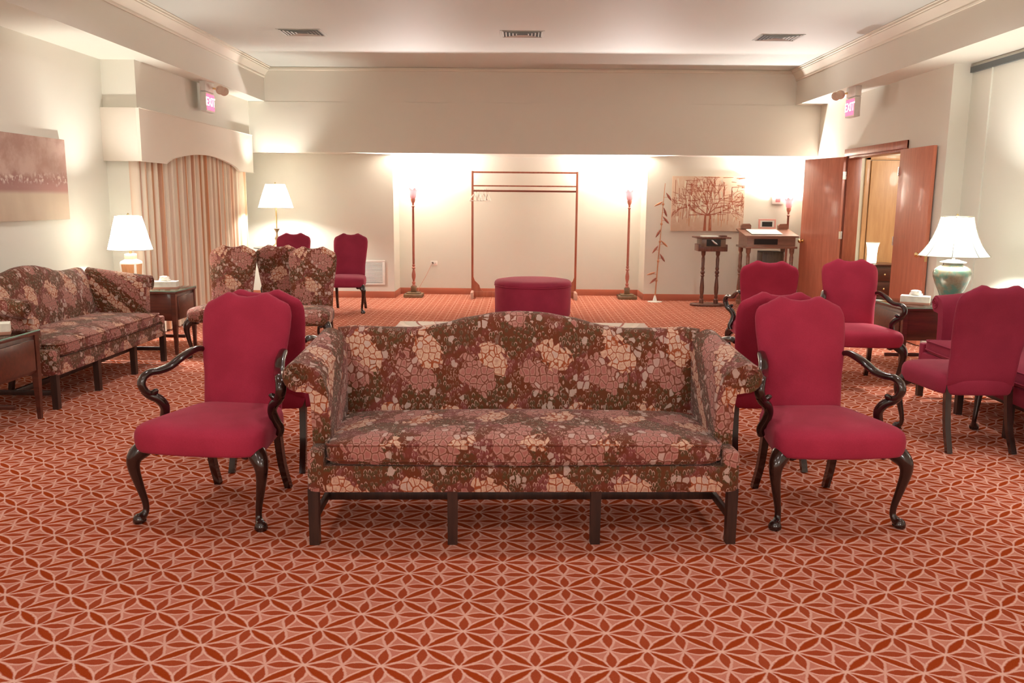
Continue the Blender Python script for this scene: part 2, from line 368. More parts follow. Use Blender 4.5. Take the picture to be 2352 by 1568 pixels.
# crown moulding as an extruded profile
def crown(name, axis, c, sgn, a, b):
    prof = [(0, -.15), (.012, -.15), (.018, -.135), (.018, -.12), (.045, -.075), (.075, -.045), (.075, -.035), (.09, -.03), (.09, -.012), (.11, -.01), (.11, 0), (0, 0)]
    m = MB(); rs = []
    for t in (a, b): rs.append([((c + sgn * p, t, ZC + z) if axis == 'y' else (t, c + sgn * p, ZC + z)) for p, z in prof])
    m.rings(rs); return struct(m.build(name, TRIM, angle=20))
crown('trim_4', 'y', -3.71, 1, YB, YH); crown('trim_5', 'y', 3.93, -1, YB, YH)
struct(MB().box(-3.71, 3.93, YH - .03, YH, ZC - .05, ZC, .01).build('trim_6', TRIM))
# back wall with alcove
struct(MB().box(-4.45, ax0, YBK, YBK + .12, 0, ZH).build('wall_back_left', WALL, smooth=False))
struct(MB().box(ax1, XR + .2, YBK, YBK + .12, 0, ZH).build('wall_back_right', WALL, smooth=False))
struct(MB().box(ax0 - .1, ax1 + .1, YALC, YALC + .12, 0, ZH).build('wall_alcove', WALL, smooth=False))
struct(MB().box(ax0 - .1, ax0, YBK + .12, YALC, 0, ZH).build('wall_alcove_left', WALL, smooth=False))
struct(MB().box(ax1, ax1 + .1, YBK + .12, YALC, 0, ZH).build('wall_alcove_right', WALL, smooth=False))
struct(MB().box(-4.3, ax0, YBK - .012, YBK, 0, .10, .003).build('baseboard_back_left', CBASE))
struct(MB().box(ax1, XR, YBK - .012, YBK, 0, .10, .003).build('baseboard_back_right', CBASE))
struct(MB().box(ax0, ax1, YALC - .012, YALC, 0, .10, .003).build('baseboard_alcove', CBASE))
struct(MB().box(ax0, ax0 + .012, YBK, YALC - .012, 0, .10, .003).build('baseboard_alcove_left', CBASE))
struct(MB().box(ax1 - .012, ax1, YBK, YALC - .012, 0, .10, .003).build('baseboard_alcove_right', CBASE))
struct(MB().box(XL, XL + .012, YB, YSTEP, 0, .10, .003).build('baseboard_left', CBASE))
struct(MB().box(XR - .012, XR, DY1 + .1, YBK, 0, .10, .003).build('baseboard_right', CBASE))
# wall stub that frames the curtain niche (faces the camera)
struct(MB().box(XL, -4.045, YSTEP, YSTEP + .06, 0, 2.40).build('trim_7', WALL, smooth=False))
# hall beyond the doorway
HWALL = m_paint('hall_paint', (.70, .60, .46))
struct(MB().box(XR + .16, 6.6, 11.95, 12.05, 0, 2.5).build('wall_hall_end', HWALL, smooth=False))
struct(MB().box(6.5, 6.6, 8.6, 11.95, 0, 2.5).build('wall_hall_side', HWALL, smooth=False))
struct(MB().box(XR + .16, 6.6, 8.9, 8.98, 0, 2.5).build('wall_hall_near', HWALL, smooth=False))
struct(MB().box(XR + .16, 6.6, 8.9, 12.05, 2.5, 2.6).build('ceiling_hall', CEILP, smooth=False))
hd = MB().box(4.80, 5.70, 11.905, 11.948, .01, 2.08, .004).build('door_3', DOORT); struct(hd)
hf = MB().box(4.73, 4.792, 11.925, 11.95, 0, 2.15, .004).box(5.708, 5.77, 11.925, 11.95, 0, 2.15, .004).box(4.73, 5.77, 11.925, 11.95, 2.088, 2.15, .004)
struct(hf.build('trim_8', DOORT))
# door casing and jambs of the double doors
cs = MB().box(XR - .022, XR, DY0 - .09, DY0, 0, DZ + .09, .005).box(XR - .022, XR, DY1, DY1 + .09, 0, DZ + .09, .005).box(XR - .024, XR, DY0 - .09, DY1 + .09, DZ, DZ + .09, .005)
cs.box(XR - .01, XR + .17, DY0, DY0 + .03, 0, DZ, .003).box(XR - .01, XR + .17, DY1 - .03, DY1, 0, DZ, .003).box(XR - .01, XR + .17, DY0, DY1, DZ - .03, DZ, .003)
struct(cs.build('door_frame', m_wood('casing_wood', (.30, .075, .035), (.40, .115, .055), .4, 'z', .2)))
def leaf(name, hinge, ang, knob_sides):
    """leaf runs from the hinge along local +x"""
    o = MB().box(0, .80, 0, .042, .012, DZ - .012, .003).build(name, DOORW); o.location = (*hinge, 0); o.rotation_euler = (0, 0, ang); struct(o)
    for sgn in knob_sides:
        y = 0 if sgn < 0 else .042
        k = MB().sweep([(.74, y, .97, .027), (.74, y + sgn * .008, .97, .027), (.74, y + sgn * .012, .97, .011), (.74, y + sgn * .03, .97, .011), (.74, y + sgn * .038, .97, .024), (.74, y + sgn * .052, .97, .029), (.74, y + sgn * .066, .97, .022), (.74, y + sgn * .07, .97, .004)], 14, 2)
        k.build('door_knob', BRASS, o)
    MB().box(.80, .803, .008, .034, .90, 1.04).build('latch_plate', BRASS, o)
    for z in (.25, 1.08, 1.86):
        MB().lathe([(.007, -.05), (.007, .05)], -.006, -.004, z, 10).box(-.003, .002, 0, .04, z - .05, z + .05).build('hinge', CHROME, o)
    return o
leaf('door_1', (XR - .03, DY1 - .01), math.atan2(.76, -.26), (-1, 1))
leaf('door_2', (XR - .035, DY0 + .01), math.atan2(-.80, -.015), (-1, 1)).location.x -= .01

# ------------------------------------------------------------ chairs
def lerp_tab(tab, x):
    for (a, b), (c, d) in zip(tab, tab[1:]):
        if x <= c: 
            t = 0 if c == a else max(0, (x - a) / (c - a)); t = t * t * (3 - 2 * t) * .5 + t * .5; return b + (d - b) * t
    return tab[-1][1]
def back_fn(top, z0=.40):
    Wt = [(0, .205), (.35, .209), (.6, .224), (.82, .235), (.93, .236), (1, .226)]
    Ht = [(0, -.020), (.22, -.015), (.38, .0), (.46, .002), (.58, -.012), (.8, -.036), (.92, -.047), (1, -.066)]
    def fn(u, v):
        h = lerp_tab(Ht, abs(u)) + top; wv = lerp_tab(Wt, v); z = z0 + (h - z0) * v
        x = u * wv; s_ = (z - .44) / (top - .44); y = .215 + .13 * max(s_, -.3) ** 1 - .018 * math.sin(max(0, min(1, s_)) * PI) - .012 * (1 - u * u)
        return (x, y, z), (0, -.97, .22)
    return fn
def make_chair(name, label, fabric, arms, top=1.02):
    t = thing(name, label, 'chair')
    sq = lambda q, p: max(0.0, 1 - abs(q) ** p) ** .5
    MB().pillow(back_fn(top), 26, 22, lambda u, v: .040 * sq(u, 7) * sq(2 * v - 1, 12) + .010 * (1 - u * u), lambda u, v: .034 * sq(u, 9) * sq(2 * v - 1, 14)).build('backrest', fabric, t, angle=60)
    fw = .325 if arms else .285
    ol = rrect(.225, .275, .11, 6, fw, .035)
    MB().pad(ol, [(.90, .345), (.965, .35), (.985, .362), (1.0, .39), (1.003, .415), (.995, .437), (.97, .455), (.92, .468), (.84, .477), (.7, .484), (.45, .489), (.15, .491)], 0, -.035).build('seat', fabric, t, angle=60)
    k = fw / .325
    for sx in (-1, 1):
        leg = MB().sweep([(sx * .255 * k, -.225, .365, .040), (sx * .278 * k, -.250, .35, .044), (sx * .305 * k, -.275, .315, .036), (sx * .310 * k, -.280, .265, .027), (sx * .296 * k, -.268, .18, .020), (sx * .280 * k, -.256, .10, .0155), (sx * .277 * k, -.256, .055, .0150), (sx * .287 * k, -.268, .032, .021), (sx * .296 * k, -.280, .020, .030), (sx * .297 * k, -.281, .008, .030), (sx * .296 * k, -.280, .000, .024)], 12, 4)
        leg.build('leg', DARK, t, angle=60)
        MB().sweep([(sx * .185, .195, .42, .021), (sx * .187, .205, .30, .021), (sx * .190, .235, .15, .020), (sx * .194, .285, .03, .019), (sx * .195, .297, .0, .019)], 4, 4, sqr=False, flat=(1.2, 1.2)).build('leg', DARK, t)
        MB().sweep([(sx * .245 * k, -.22, .345, .018), (sx * .215 * k, -.232, .337, .022), (sx * .19 * k, -.238, .345, .010)], 8, 3).build('knee_bracket', DARK, t)
        if arms:
            a = [(.215, .25, .735, .016), (.232, .20, .742, .020), (.256, .10, .718, .022), (.280, .03, .684, .022), (.303, -.03, .674, .021), (.333, -.075, .673, .020), (.357, -.105, .655, .021), (.365, -.115, .622, .022), (.350, -.108, .590, .021), (.322, -.092, .572, .018), (.300, -.082, .580, .012)]
            MB().sweep([(sx * (x if x < .30 else .30 + (x - .30) * .72), y, z, r) for x, y, z, r in a], 10, 5, flat=(.85, 1.15)).build('arm', DARK, t, angle=70)
            b = [(.345, -.108, .590, .016), (.322, -.092, .566, .021), (.290, -.068, .542, .024), (.272, -.052, .503, .023), (.282, -.040, .455, .022), (.300, -.03, .415, .020), (.29, -.02, .380, .018)]
            MB().sweep([(sx * .318, -.090, .566, .016), (sx * .303, -.088, .578, .016), (sx * .287, -.092, .588, .013), (sx * .278, -.098, .590, .004)], 8, 3).build('arm_scroll', DARK, t, angle=70)
            MB().sweep([(sx * x, y, z, r) for x, y, z, r in b], 10, 5).build('arm_support', DARK, t, angle=70)
    return t
ac = make_chair('armchair', 'red armchair with curled dark arms facing front, left of the big floral sofa', RED, True)
ac.location = (-1.435, 4.0, 0); ac.rotation_euler = (0, 0, -math.radians(7)); AG = 'red armchairs'; ac['group'] = AG
def chair(src, x, y, deg, label, group): return dup(src, (x, y, 0), math.radians(deg), label, group)
chair(ac, 1.475, 4.07, 4, 'red armchair with curled dark arms facing front, right of the big floral sofa', AG)
chair(ac, -1.395, 4.80, 181.5, 'dark-shadowed red armchair back to back behind the front left armchair', AG)
chair(ac, 1.42, 4.92, 180, 'dark-shadowed red armchair back to back behind the front right armchair', AG)
chair(ac, 2.16, 7.42, 166, 'red armchair turned away, standing before the writing desk', AG)
chair(ac, 2.84, 7.12, -6, 'red armchair facing front beside the right end table with the jar lamp', AG)
sc_red = make_chair('side_chair', 'armless burgundy chair seen from behind in front of the burgundy sofa', BURG, False, 1.03)
sc_red.location = (2.82, 5.32, 0); sc_red.rotation_euler = (0, 0, PI); sc_red['group'] = 'armless burgundy chairs'
chair(sc_red, -2.34, 11.45, 0, 'armless burgundy chair facing front beside the wall grille', 'armless burgundy chairs')
chair(sc_red, -3.13, 11.45, 0, 'armless burgundy chair before the far lamp table, mostly hidden by floral chairs', 'armless burgundy chairs')
sc_fl = make_chair('floral_side_chair', 'armless floral chair facing front, nearest the end table with tissues', FLORAL, False, 1.035)
sc_fl.location = (-2.86, 8.15, 0); FG = 'floral side chairs'; sc_fl['group'] = FG
chair(sc_fl, -2.03, 8.0, 0, 'armless floral chair facing front, right one of the floral trio', FG)
chair(sc_fl, -2.44, 8.90, 180, 'darker floral chair turned away between and behind the two facing front', FG)

# ------------------------------------------------------------ sofas
def make_sofa(label, fabric, cat='sofa'):
    t = thing('camelback_sofa', label, cat)
    # seat rail
    MB().pad(rrect(.945, .37, .03, 4), [(.99, .243), (1, .25), (1, .335), (.995, .350), (.97, .358)], 0, .375).build('seat_rail', fabric, t)
    # back
    Ht = [(0, .945), (.12, .94), (.28, .915), (.45, .875), (.6, .860), (.75, .862), (.9, .868), (1, .858)]
    sq = lambda q, p: max(0.0, 1 - abs(q) ** p) ** .5
    def fn(u, v):
        h = lerp_tab(Ht, abs(u)); z = .32 + (h - .32) * v
        return (u * .925, .64 + .11 * v - .02 * math.sin(v * PI), z), (0, -.98, .18)
    MB().pillow(fn, 60, 22, lambda u, v: .075 * sq(u, 12) * sq(2 * v - 1, 10) + .012 * (1 - u * u), lambda u, v: .045 * sq(u, 20) * sq(2 * v - 1, 12)).build('backrest', fabric, t, angle=60)
    # cushion
    ol = rrect(.865, .285, .05, 5)
    ol = [(x, y - (.022 * max(0, 1 - (x / .86) ** 2) if y < 0 else 0)) for x, y in ol]
    rs = []
    for k, z in [(.90, .360), (.955, .364), (.985, .374), (.998, .390), (1.0, .405), (1.0, .432), (.997, .447), (.98, .453), (.93, .463), (.85, .474), (.7, .486), (.45, .495), (.15, .499)]:
        rs.append([(x * k + (x * (1 - k)) * .0, .295 + y * k, z + (.010 * (1 - (x / .9) ** 2) if z > .44 else 0)) for x, y in ol])
    cu = MB().rings(rs).build('cushion', fabric, t, angle=60)
    for zz in (.452, .388):
        m = MB(); n_ = len(ol); R_ = []
        for i in range(n_):
            x, y = ol[i]; R_.append((x * 1.0, .295 + y * 1.0, zz + (.010 * (1 - (x / .9) ** 2) if zz > .44 else 0)))
        pts = R_ + [R_[0]]
        m.sweep([(*p, .0055) for p in pts], 6, 1); m.build('piping', fabric, cu, angle=80)
    for sx in (-1, 1):
        secs = []
        N = 16
        for i in range(N + 1):
            s_ = i / N; y = .155 + s_ * .54; up = .080 * s_ ** 1.15; e = 1 - .3 * max(0, s_ - .6) / .4
            y_ = y
            cx, cz, r = 1.005 - .05 * s_, .724 + up, .066 * (1 - .1 * s_)
            sec = [(.940, .25), (.942, .40), (.945, .52), (.948, .60)]
            sec.append((.956 - .02 * s_, cz - r * 1.08))
            for k in range(11):
                a = math.radians(-100 + k * 22)   # around the scroll, from under to the top inner side
                sec.append((cx + r * math.cos(a), cz + r * math.sin(a)))
            cz2 = cz
            sec += [(.925 - .03 * s_, cz2 + r * .62), (.890 - .02 * s_, cz2 + .005), (.868 - .01 * s_, .65 + up * .5), (.858, .55), (.858, .45), (.862, .36), (.865, .25)]
            k_ = 1.0
            secs.append([(sx * x, y_, z) for x, z in sec])
        # rounded front edge
        f = secs[0]; c0 = (sum(p[0] for p in f) / len(f), sum(p[2] for p in f) / len(f))
        front = []
        for ins, dy in ((.012, -.018), (.004, -.010)):
            front.append([(p[0] + (sx * .90 - p[0]) * ins * 6, p[1] + dy, p[2] + (c0[1] - p[2]) * ins * .6) for p in f])
        MB().rings(front + secs).build('sofa_arm', fabric, t, angle=50)
        MB().box(min(sx * .868, sx * .942), max(sx * .868, sx * .942), .004, .16, .26, .425, .016).build('arm_ledge', fabric, t)
        # scroll boss on the arm front
        m = MB(); R_ = []
        for k in range(26):
            a = k * .55; r = .048 - .0017 * k; R_.append((sx * (1.005 + r * math.cos(a)), .136, .724 + r * math.sin(a), .0055))
        m.sweep(R_, 6, 2).build('arm_scroll', fabric, t, angle=80)
    for x in (-.92, -.315, .315, .92):
        MB().sweep([(x, .03, .255, .029), (x, .03, 0, .027)], 4, 1, flat=(1.1, 1.1)).build('leg', DARKW, t)
        MB().sweep([(x, .68, .255, .026), (x, .72, 0, .024)], 4, 1).build('leg', DARKW, t)
    for x in (-.92, .92): MB().box(x - .011, x + .011, .03, .70, .10, .135, .003).build('stretcher', DARKW, t)
    MB().box(-.92, .92, .32, .345, .095, .135, .003).build('stretcher', DARKW, t)
    return t
DARKW = m_wood('dark_leg_wood', (.016, .006, .004), (.042, .015, .009), .4, 'z', .1)
s1 = make_sofa('large floral camelback sofa with rolled arms at the centre front of the carpet', FLORAL)
s1.location = (.03, 3.545, 0); s1.rotation_euler = (0, 0, math.radians(2.1)); s1['group'] = 'floral sofas'
s2 = dup(s1, (-3.27, 6.80, 0), PI / 2 + .0, 'floral camelback sofa standing against the left wall under the painting', 'floral sofas')
s3 = make_sofa('burgundy camelback sofa against the right wall beside the jar lamp', BURG)
s3.location = (3.15, 5.70, 0); s3.rotation_euler = (0, 0, -PI / 2)

# ------------------------------------------------------------ ottoman and coffee table
ot = thing('ottoman', 'round burgundy upholstered ottoman standing before the alcove', 'ottoman', (.17, 11.03, 0))
circ = [(.50 * math.cos(2 * PI * k / 48), .50 * math.sin(2 * PI * k / 48)) for k in range(48)]
MB().pad(circ, [(.97, .03), (.985, .05), (.99, .2), (.99, .415)]).build('base', BURG, ot)
MB().pad(circ, [(.985, .415), (1.0, .42), (1.005, .44), (.99, .465), (.95, .482), (.8, .494), (.4, .50), (.1, .502)]).build('seat_cushion', BURG, ot, angle=60)
ot_p = MB(); ot_p.sweep([(x * 1.0, y * 1.0, .418, .006) for x, y in circ + [circ[0]]], 6, 1); ot_p.build('piping', BURG, ot, angle=80)
ct = thing('coffee_table', 'long low coffee table with glossy top whitened for the alcove reflection behind the central sofa', 'table', (.03, 7.17, 0), math.radians(.6))
CT = NT('glossy_top'); n = CT.noise(CT.coord(), 2, 2); CT.base(CT.mix(n, (.86, .86, .84), (.9, .9, .88)), .02, Coat_Weight=1.0, Coat_Roughness=.01, Coat_IOR=1.9)  # white base stands in for the bright alcove mirrored in the top
MB().box(-1.10, 1.10, -.40, .40, .39, .42, .004).build('tabletop', CT.m, ct)
MB().box(-1.05, 1.05, -.36, .36, .31, .39, .003).build('apron', TABW, ct)
for x in (-1.0, 1.0):
    for y in (-.32, .32): MB().sweep([(x, y, .31, .03), (x, y, 0, .022)], 4, 1).build('leg', TABW, ct)

# ------------------------------------------------------------ end tables
def end_table(label, x0, x1, y0, y1, h, drawer_side):
    cx, cy = (x0 + x1) / 2, (y0 + y1) / 2; hx, hy = (x1 - x0) / 2, (y1 - y0) / 2
    t = thing('end_table', label, 'table', (cx, cy, 0), 0, 'mahogany end tables with glass tops')
    MB().box(-hx + .02, hx - .02, -hy + .02, hy - .02, h - .29, h - .03, .003).build('apron', TABW, t)
    MB().box(-hx, hx, -hy, hy, h - .03, h - .008, .004).build('tabletop', TABW, t)
    g = MB().box(-hx, hx, -hy, hy, h - .007, h, .002).build('glass_top', GLASS, t)
    MB().box(-hx + .0, hx - .0, -hy - .001, -hy + .001, h - .007, h - .001).build('glass_edge', GEDGE, g)
    MB().box(hx - .001 if x0 < 0 else -hx - .001, hx + .001 if x0 < 0 else -hx + .001, -hy, hy, h - .007, h - .001).build('glass_edge', GEDGE, g)
    for sx in (-1, 1):
        for sy in (-1, 1):
            MB().sweep([(sx * (hx - .03), sy * (hy - .03), h - .03, .030), (sx * (hx - .03), sy * (hy - .03), h - .31, .030), (sx * (hx - .03), sy * (hy - .03), 0, .017)], 4, 1).build('leg', TABW, t)
    d = drawer_side  # +1: drawer front faces +x
    dr = MB().box(min(d * (hx - .02), d * (hx - .005)), max(d * (hx - .02), d * (hx - .005)), -hy + .07, hy - .07, h - .27, h - .06, .004).build('drawer', TABW, t)
    MB().box(-hx + .03, hx - .03, -.012, .012, .13, .16, .002).build('stretcher', TABW, t)
    return t
end_table('mahogany end table cut by the left edge of the picture', -3.86, -3.24, 5.04, 5.64, .615, 1)
end_table('mahogany end table beyond the left floral sofa under the white lamp', -3.98, -3.28, 8.02, 8.55, .62, 1)
end_table('mahogany end table beyond the burgundy sofa under the jar lamp', 3.30, 4.10, 7.28, 8.02, .62, -1)
def tissue(label, x, y, z, rz):
    t = thing('tissue_box', label, 'tissue box', (x, y, z), rz, 'tissue boxes')
    MB().box(-.12, .12, -.06, .06, 0, .075, .004).build('carton', m_plain('carton', (.62, .56, .46), .7, .35, 14), t)
    MB().box(-.121, .121, -.061, .061, .0, .022, .003).build('carton_band', m_plain('carton_band', (.36, .16, .10), .7), t)
    m = MB(); rnd = random.Random(3); rs = []
    for k in range(5):
        s_ = 1 - k * .12; rs.append([((.05 * s_ + .01 * 1.0 + rnd.uniform(-.012, .012)) * math.cos(a), .014 * (1 + k * .2) * math.sin(a) + rnd.uniform(-.008, .008), .07 + .011 * k + rnd.uniform(0, .012)) for a in [2 * PI * q / 14 for q in range(14)]])
    m.rings(rs).build('tissue', PAPER, t)
tissue('tissue box on the end table at the left edge of the picture', -3.42, 5.38, .6155, .5)
tissue('tissue box on the end table beyond the left floral sofa', -3.46, 8.22, .6205, .15)
tissue('tissue box on the end table under the jar lamp', 3.52, 7.55, .6205, -.5)

# ------------------------------------------------------------ lamps
def shade(t, name, mat, prof, z, n=36, ribs=0):
    m = MB(); th = .0025
    out = [[(r * math.cos(2 * PI * j / n), r * math.sin(2 * PI * j / n), z + h) for j in range(n)] for r, h in prof]
    m.rings(out, False, False); o = m.build(name, mat, t, angle=80)
    trim = m_plain('shade_trim', (.62, .58, .46), .7)
    for r, h in (prof[0], prof[-1]):
        MB().sweep([(r * math.cos(a), r * math.sin(a), z + h, .004) for a in [2 * PI * q / n for q in range(n + 1)]], 5, 1).build('shade_trim', trim, o, angle=80)
    for k in range(ribs):
        a = 2 * PI * (k + .35) / ribs
        MB().sweep([((r + .002) * math.cos(a), (r + .002) * math.sin(a), z + h, .003) for r, h in prof], 5, 1).build('shade_rib', m_plain('rib', (.35, .36, .30), .7), o)
    # spider and finial
    r1, h1 = prof[-1]
    MB().tube((-r1, 0, z + h1 - .01), (r1, 0, z + h1 - .01), .0025, 6).build('shade_spider', BRASS, o)
    MB().lathe([(.004, 0), (.010, .008), (.012, .018), (.006, .03), (.002, .036)], 0, 0, z + h1 - .008, 12).build('finial', BRASS, o)
    return o
# left lamp: white ceramic box body with wood panel
l1 = thing('table_lamp', 'table lamp with white cone shade and square wood-panelled body by the curtain', 'lamp', (-3.80, 8.27, .6205))
MB().box(-.085, .085, -.085, .085, 0, .03, .006).build('base', WHITE, l1)
MB().rings([[(sx * h, sy * h, z) for sx, sy in ((1, 1), (-1, 1), (-1, -1), (1, -1))] for h, z in ((.062, .03), (.074, .12), (.078, .245), (.07, .262), (.05, .275), (.04, .285))]).build('lamp_body', WHITE, l1)
for sx, sy in ((0, -1), (1, 0)):
    m = MB(); h0, h1 = .067, .077
    if sy: m.add([(-.05, -h0 - .002, .045), (.05, -h0 - .002, .045), (.062, -h1 - .004, .235), (-.062, -h1 - .004, .235), (-.05, -h0 + .01, .045), (.05, -h0 + .01, .045), (.062, -h1 + .01, .235), (-.062, -h1 + .01, .235)], [(0, 1, 2, 3), (4, 7, 6, 5), (0, 4, 5, 1), (1, 5, 6, 2), (2, 6, 7, 3), (3, 7, 4, 0)])
    else: m.add([(h0 + .002, -.05, .045), (h0 + .002, .05, .045), (h1 + .004, .062, .235), (h1 + .004, -.062, .235), (h0 - .01, -.05, .045), (h0 - .01, .05, .045), (h1 - .01, .062, .235), (h1 - .01, -.062, .235)], [(0, 1, 2, 3), (4, 7, 6, 5), (0, 4, 5, 1), (1, 5, 6, 2), (2, 6, 7, 3), (3, 7, 4, 0)])
    m.build('wood_panel', m_wood('lamp_wood', (.40, .17, .07), (.52, .24, .11), .4), l1, smooth=False)
MB().box(-.045, .045, -.045, .045, .285, .335, .008).build('neck', m_plain('tan_ceramic', (.62, .45, .30), .35), l1)
MB().lathe([(.012, .335), (.012, .42), (.02, .425), (.02, .46)], n=14).build('socket', BRASS, l1)
shade(l1, 'lamp_shade', SHADE, [(.205, 0), (.188, .06), (.158, .18), (.120, .325)], .375)
light('bulb', 'POINT', (-3.80, 8.27, .6205 + .53), LAMP_W, COOL, .05)
# right lamp: crackled ginger jar with bell shade
l2 = thing('table_lamp', 'green crackled ginger jar lamp with bell shade on the right end table', 'lamp', (3.86, 7.62, .6205))
t_ = NT('crackled_jar'); co = t_.coord(); n1 = t_.noise(co, 9, 5, .65); n2 = t_.noise(co, 40, 4, .7)
t_.base(t_.mix(t_.ss(n1, .40, .58), (.085, .16, .125), t_.mix(n2, (.14, .075, .04), (.27, .25, .18))), .22, Coat_Weight=.5); JAR = t_.m
MB().lathe([(.085, 0), (.09, .012), (.075, .03), (.078, .04), (.10, .10), (.135, .18), (.155, .24), (.157, .275), (.145, .31), (.115, .335), (.082, .345), (.08, .365)], n=40).build('jar_body', JAR, l2)
MB().lathe([(.105, .365), (.108, .372), (.06, .385), (.045, .392), (.012, .395), (.012, .44), (.02, .45), (.02, .50)], n=28).build('lid', WHITE, l2)
shade(l2, 'lamp_shade', SHADE2, [(.288, 0), (.250, .045), (.212, .10), (.180, .165), (.153, .24), (.134, .32), (.130, .345)], .425, 40, 8)
light('bulb', 'POINT', (3.86, 7.62, .6205 + .62), LAMP_W * 1.0, COOL, .05)
# two unseen lamps and a table added past the view edges for their light
l4 = dup(l1, (-3.74, 5.16, .6205), 0, 'added unseen table lamp on the near left end table, beyond the left edge of the picture')
light('bulb', 'POINT', (-3.74, 5.16, .6205 + .53), LAMP_W * .12, COOL, .05)
end_table('added unseen mahogany end table at the near end of the burgundy sofa, beyond the right edge', 3.45, 4.25, 3.80, 4.50, .62, -1)
l5 = dup(l2, (4.0, 4.1, .6205), 0, 'added unseen green jar lamp at the near end of the burgundy sofa, beyond the right edge')
light('bulb', 'POINT', (4.0, 4.1, .6205 + .62), LAMP_W * .45, COOL, .05)
# far lamp on a round glass table
lt = thing('lamp_table', 'round glass-topped table in the far left corner behind the burgundy chairs', 'table', (-3.48, 12.35, 0))
MB().lathe([(.22, 0), (.22, .02), (.05, .05), (.035, .1), (.05, .3), (.03, .5), (.045, .7), (.15, .77), (.15, .785)], n=24).build('pedestal', TABW, lt)
MB().lathe([(.375, .785), (.38, .79), (.38, .795), (.375, .80)], n=48).build('glass_top', GLASS, lt)
l3 = thing('table_lamp', 'slender brass candlestick lamp with white shade in the far left corner', 'lamp', (-3.52, 12.33, .8005))
MB().lathe([(.085, 0), (.088, .015), (.06, .03), (.03, .05), (.022, .09), (.035, .13), (.018, .16), (.012, .19), (.014, .215), (.042, .262), (.045, .268), (.012, .272)], n=24).build('base', m_metal('aged_brass', (.50, .40, .26), .35), l3)
MB().lathe([(.0095, .272), (.0095, .58)], n=12).build('stem', BRASS, l3)
shade(l3, 'lamp_shade', SHADE, [(.245, 0), (.215, .10), (.165, .25), (.135, .335)], .565)
light('bulb', 'POINT', (-3.52, 12.33, .8005 + .70), LAMP_W * .8, COOL, .05)

# torchieres
def torchiere():
    t = thing('torchiere', 'tall torchiere floor lamp at the left side of the alcove', 'floor lamp', (-1.655, 13.2, 0), 0, 'tall torchiere floor lamps')
    MB().box(-.145, .145, -.145, .145, 0, .055, .01).box(-.105, .105, -.105, .105, .055, .075, .008).build('base', MARBLE, t)
    MB().box(-.042, .042, -.042, .042, .075, .17, .006).build('plinth', MARBLE, t)
    MB().lathe([(.03, .17), (.034, .18), (.018, .195), (.024, .21), (.028, .225), (.015, .245), (.018, .26), (.03, .31), (.031, .35), (.02, .41), (.016, .435), (.028, .445), (.030, .455), (.016, .47), (.026, .495), (.016, .51), (.0185, .52), (.0185, .9), (.0165, 1.38), (.024, 1.39), (.024, 1.40), (.014, 1.41), (.016, 1.44), (.03, 1.47), (.036, 1.50), (.030, 1.52)], n=20).build('pole', TORCHP, t)
    cup = [(.030, 1.51), (.046, 1.54), (.050, 1.58), (.058, 1.62), (.074, 1.665)]
    m = MB(); rs = []
    for i, (r, z) in enumerate(cup): rs.append([(r * (1 + .10 * (i == 4) * math.cos(6 * a)) * math.cos(a), r * (1 + .10 * (i == 4) * math.cos(6 * a)) * math.sin(a), z + (.012 * math.cos(6 * a) if i == 4 else 0)) for a in [2 * PI * j / 36 for j in range(36)]])
    m.rings(rs, True, False).build('glass_shade', TGLASS, t, angle=70)
    return t
to = torchiere()
tor_pos = [(-1.655, 13.2, 0)]
dup(to, (1.67, 13.22, 0), 0, 'tall torchiere floor lamp at the right side of the alcove')
o3 = dup(to, (4.0, 12.86, 0), 0, 'torchiere floor lamp half hidden behind the writing desk'); o3.scale = (.94, .94, .94)
for x, y, z in ((-1.655, 13.2, 1.62), (1.67, 13.22, 1.62), (4.0, 12.86, 1.52)): light('bulb', 'POINT', (x, y, z + .012), TORCH_W, TORCH, .03)

# ------------------------------------------------------------ garment rack
gr = thing('garment_rack', 'tall wooden garment rack standing in the alcove', 'coat rack', (.06, 13.12, 0), math.radians(.8))
for sx in (-1, 1):
    x = sx * .795
    MB().box(x - .016, x + .016, -.02, .02, .12, 1.935, .004).build('post', LIGHTW, gr)
    MB().box(x - .022, x + .022, -.22, .22, 0, .11, .008).build('foot', m_plain('pale_foot', (.62, .38, .30), .5), gr)
    pr = [(0, .33), (.022, .27), (.06, .235), (.092, .20), (.10, .165), (.125, .13), (.145, .11), (0, .11)]
    m = MB(); x_ = x - sx * .016
    m.rings([[(x_ - sx * a, y, b) for a, b in pr] for y in (-.012, .012)]).build('bracket', LIGHTW, gr, angle=30)
MB().box(-.795, .795, -.014, .014, 1.905, 1.93, .004).build('top_rail', LIGHTW, gr)
MB().box(-.785, .785, -.014, .014, 1.705, 1.725, .004).build('rail', LIGHTW, gr)
MB().sweep([(-.785, 0, 1.64, .015), (.785, 0, 1.64, .015)], 12, 1).build('hanging_rod', m_wood('rod_wood', (.22, .06, .035), (.3, .09, .05), .35, 'x'), gr)
MB().box(-.785, .785, -.012, .012, .015, .105, .004).build('bottom_board', LIGHTW, gr)
CLEAR = m_plain('clear_plastic', (.80, .74, .68), .2)
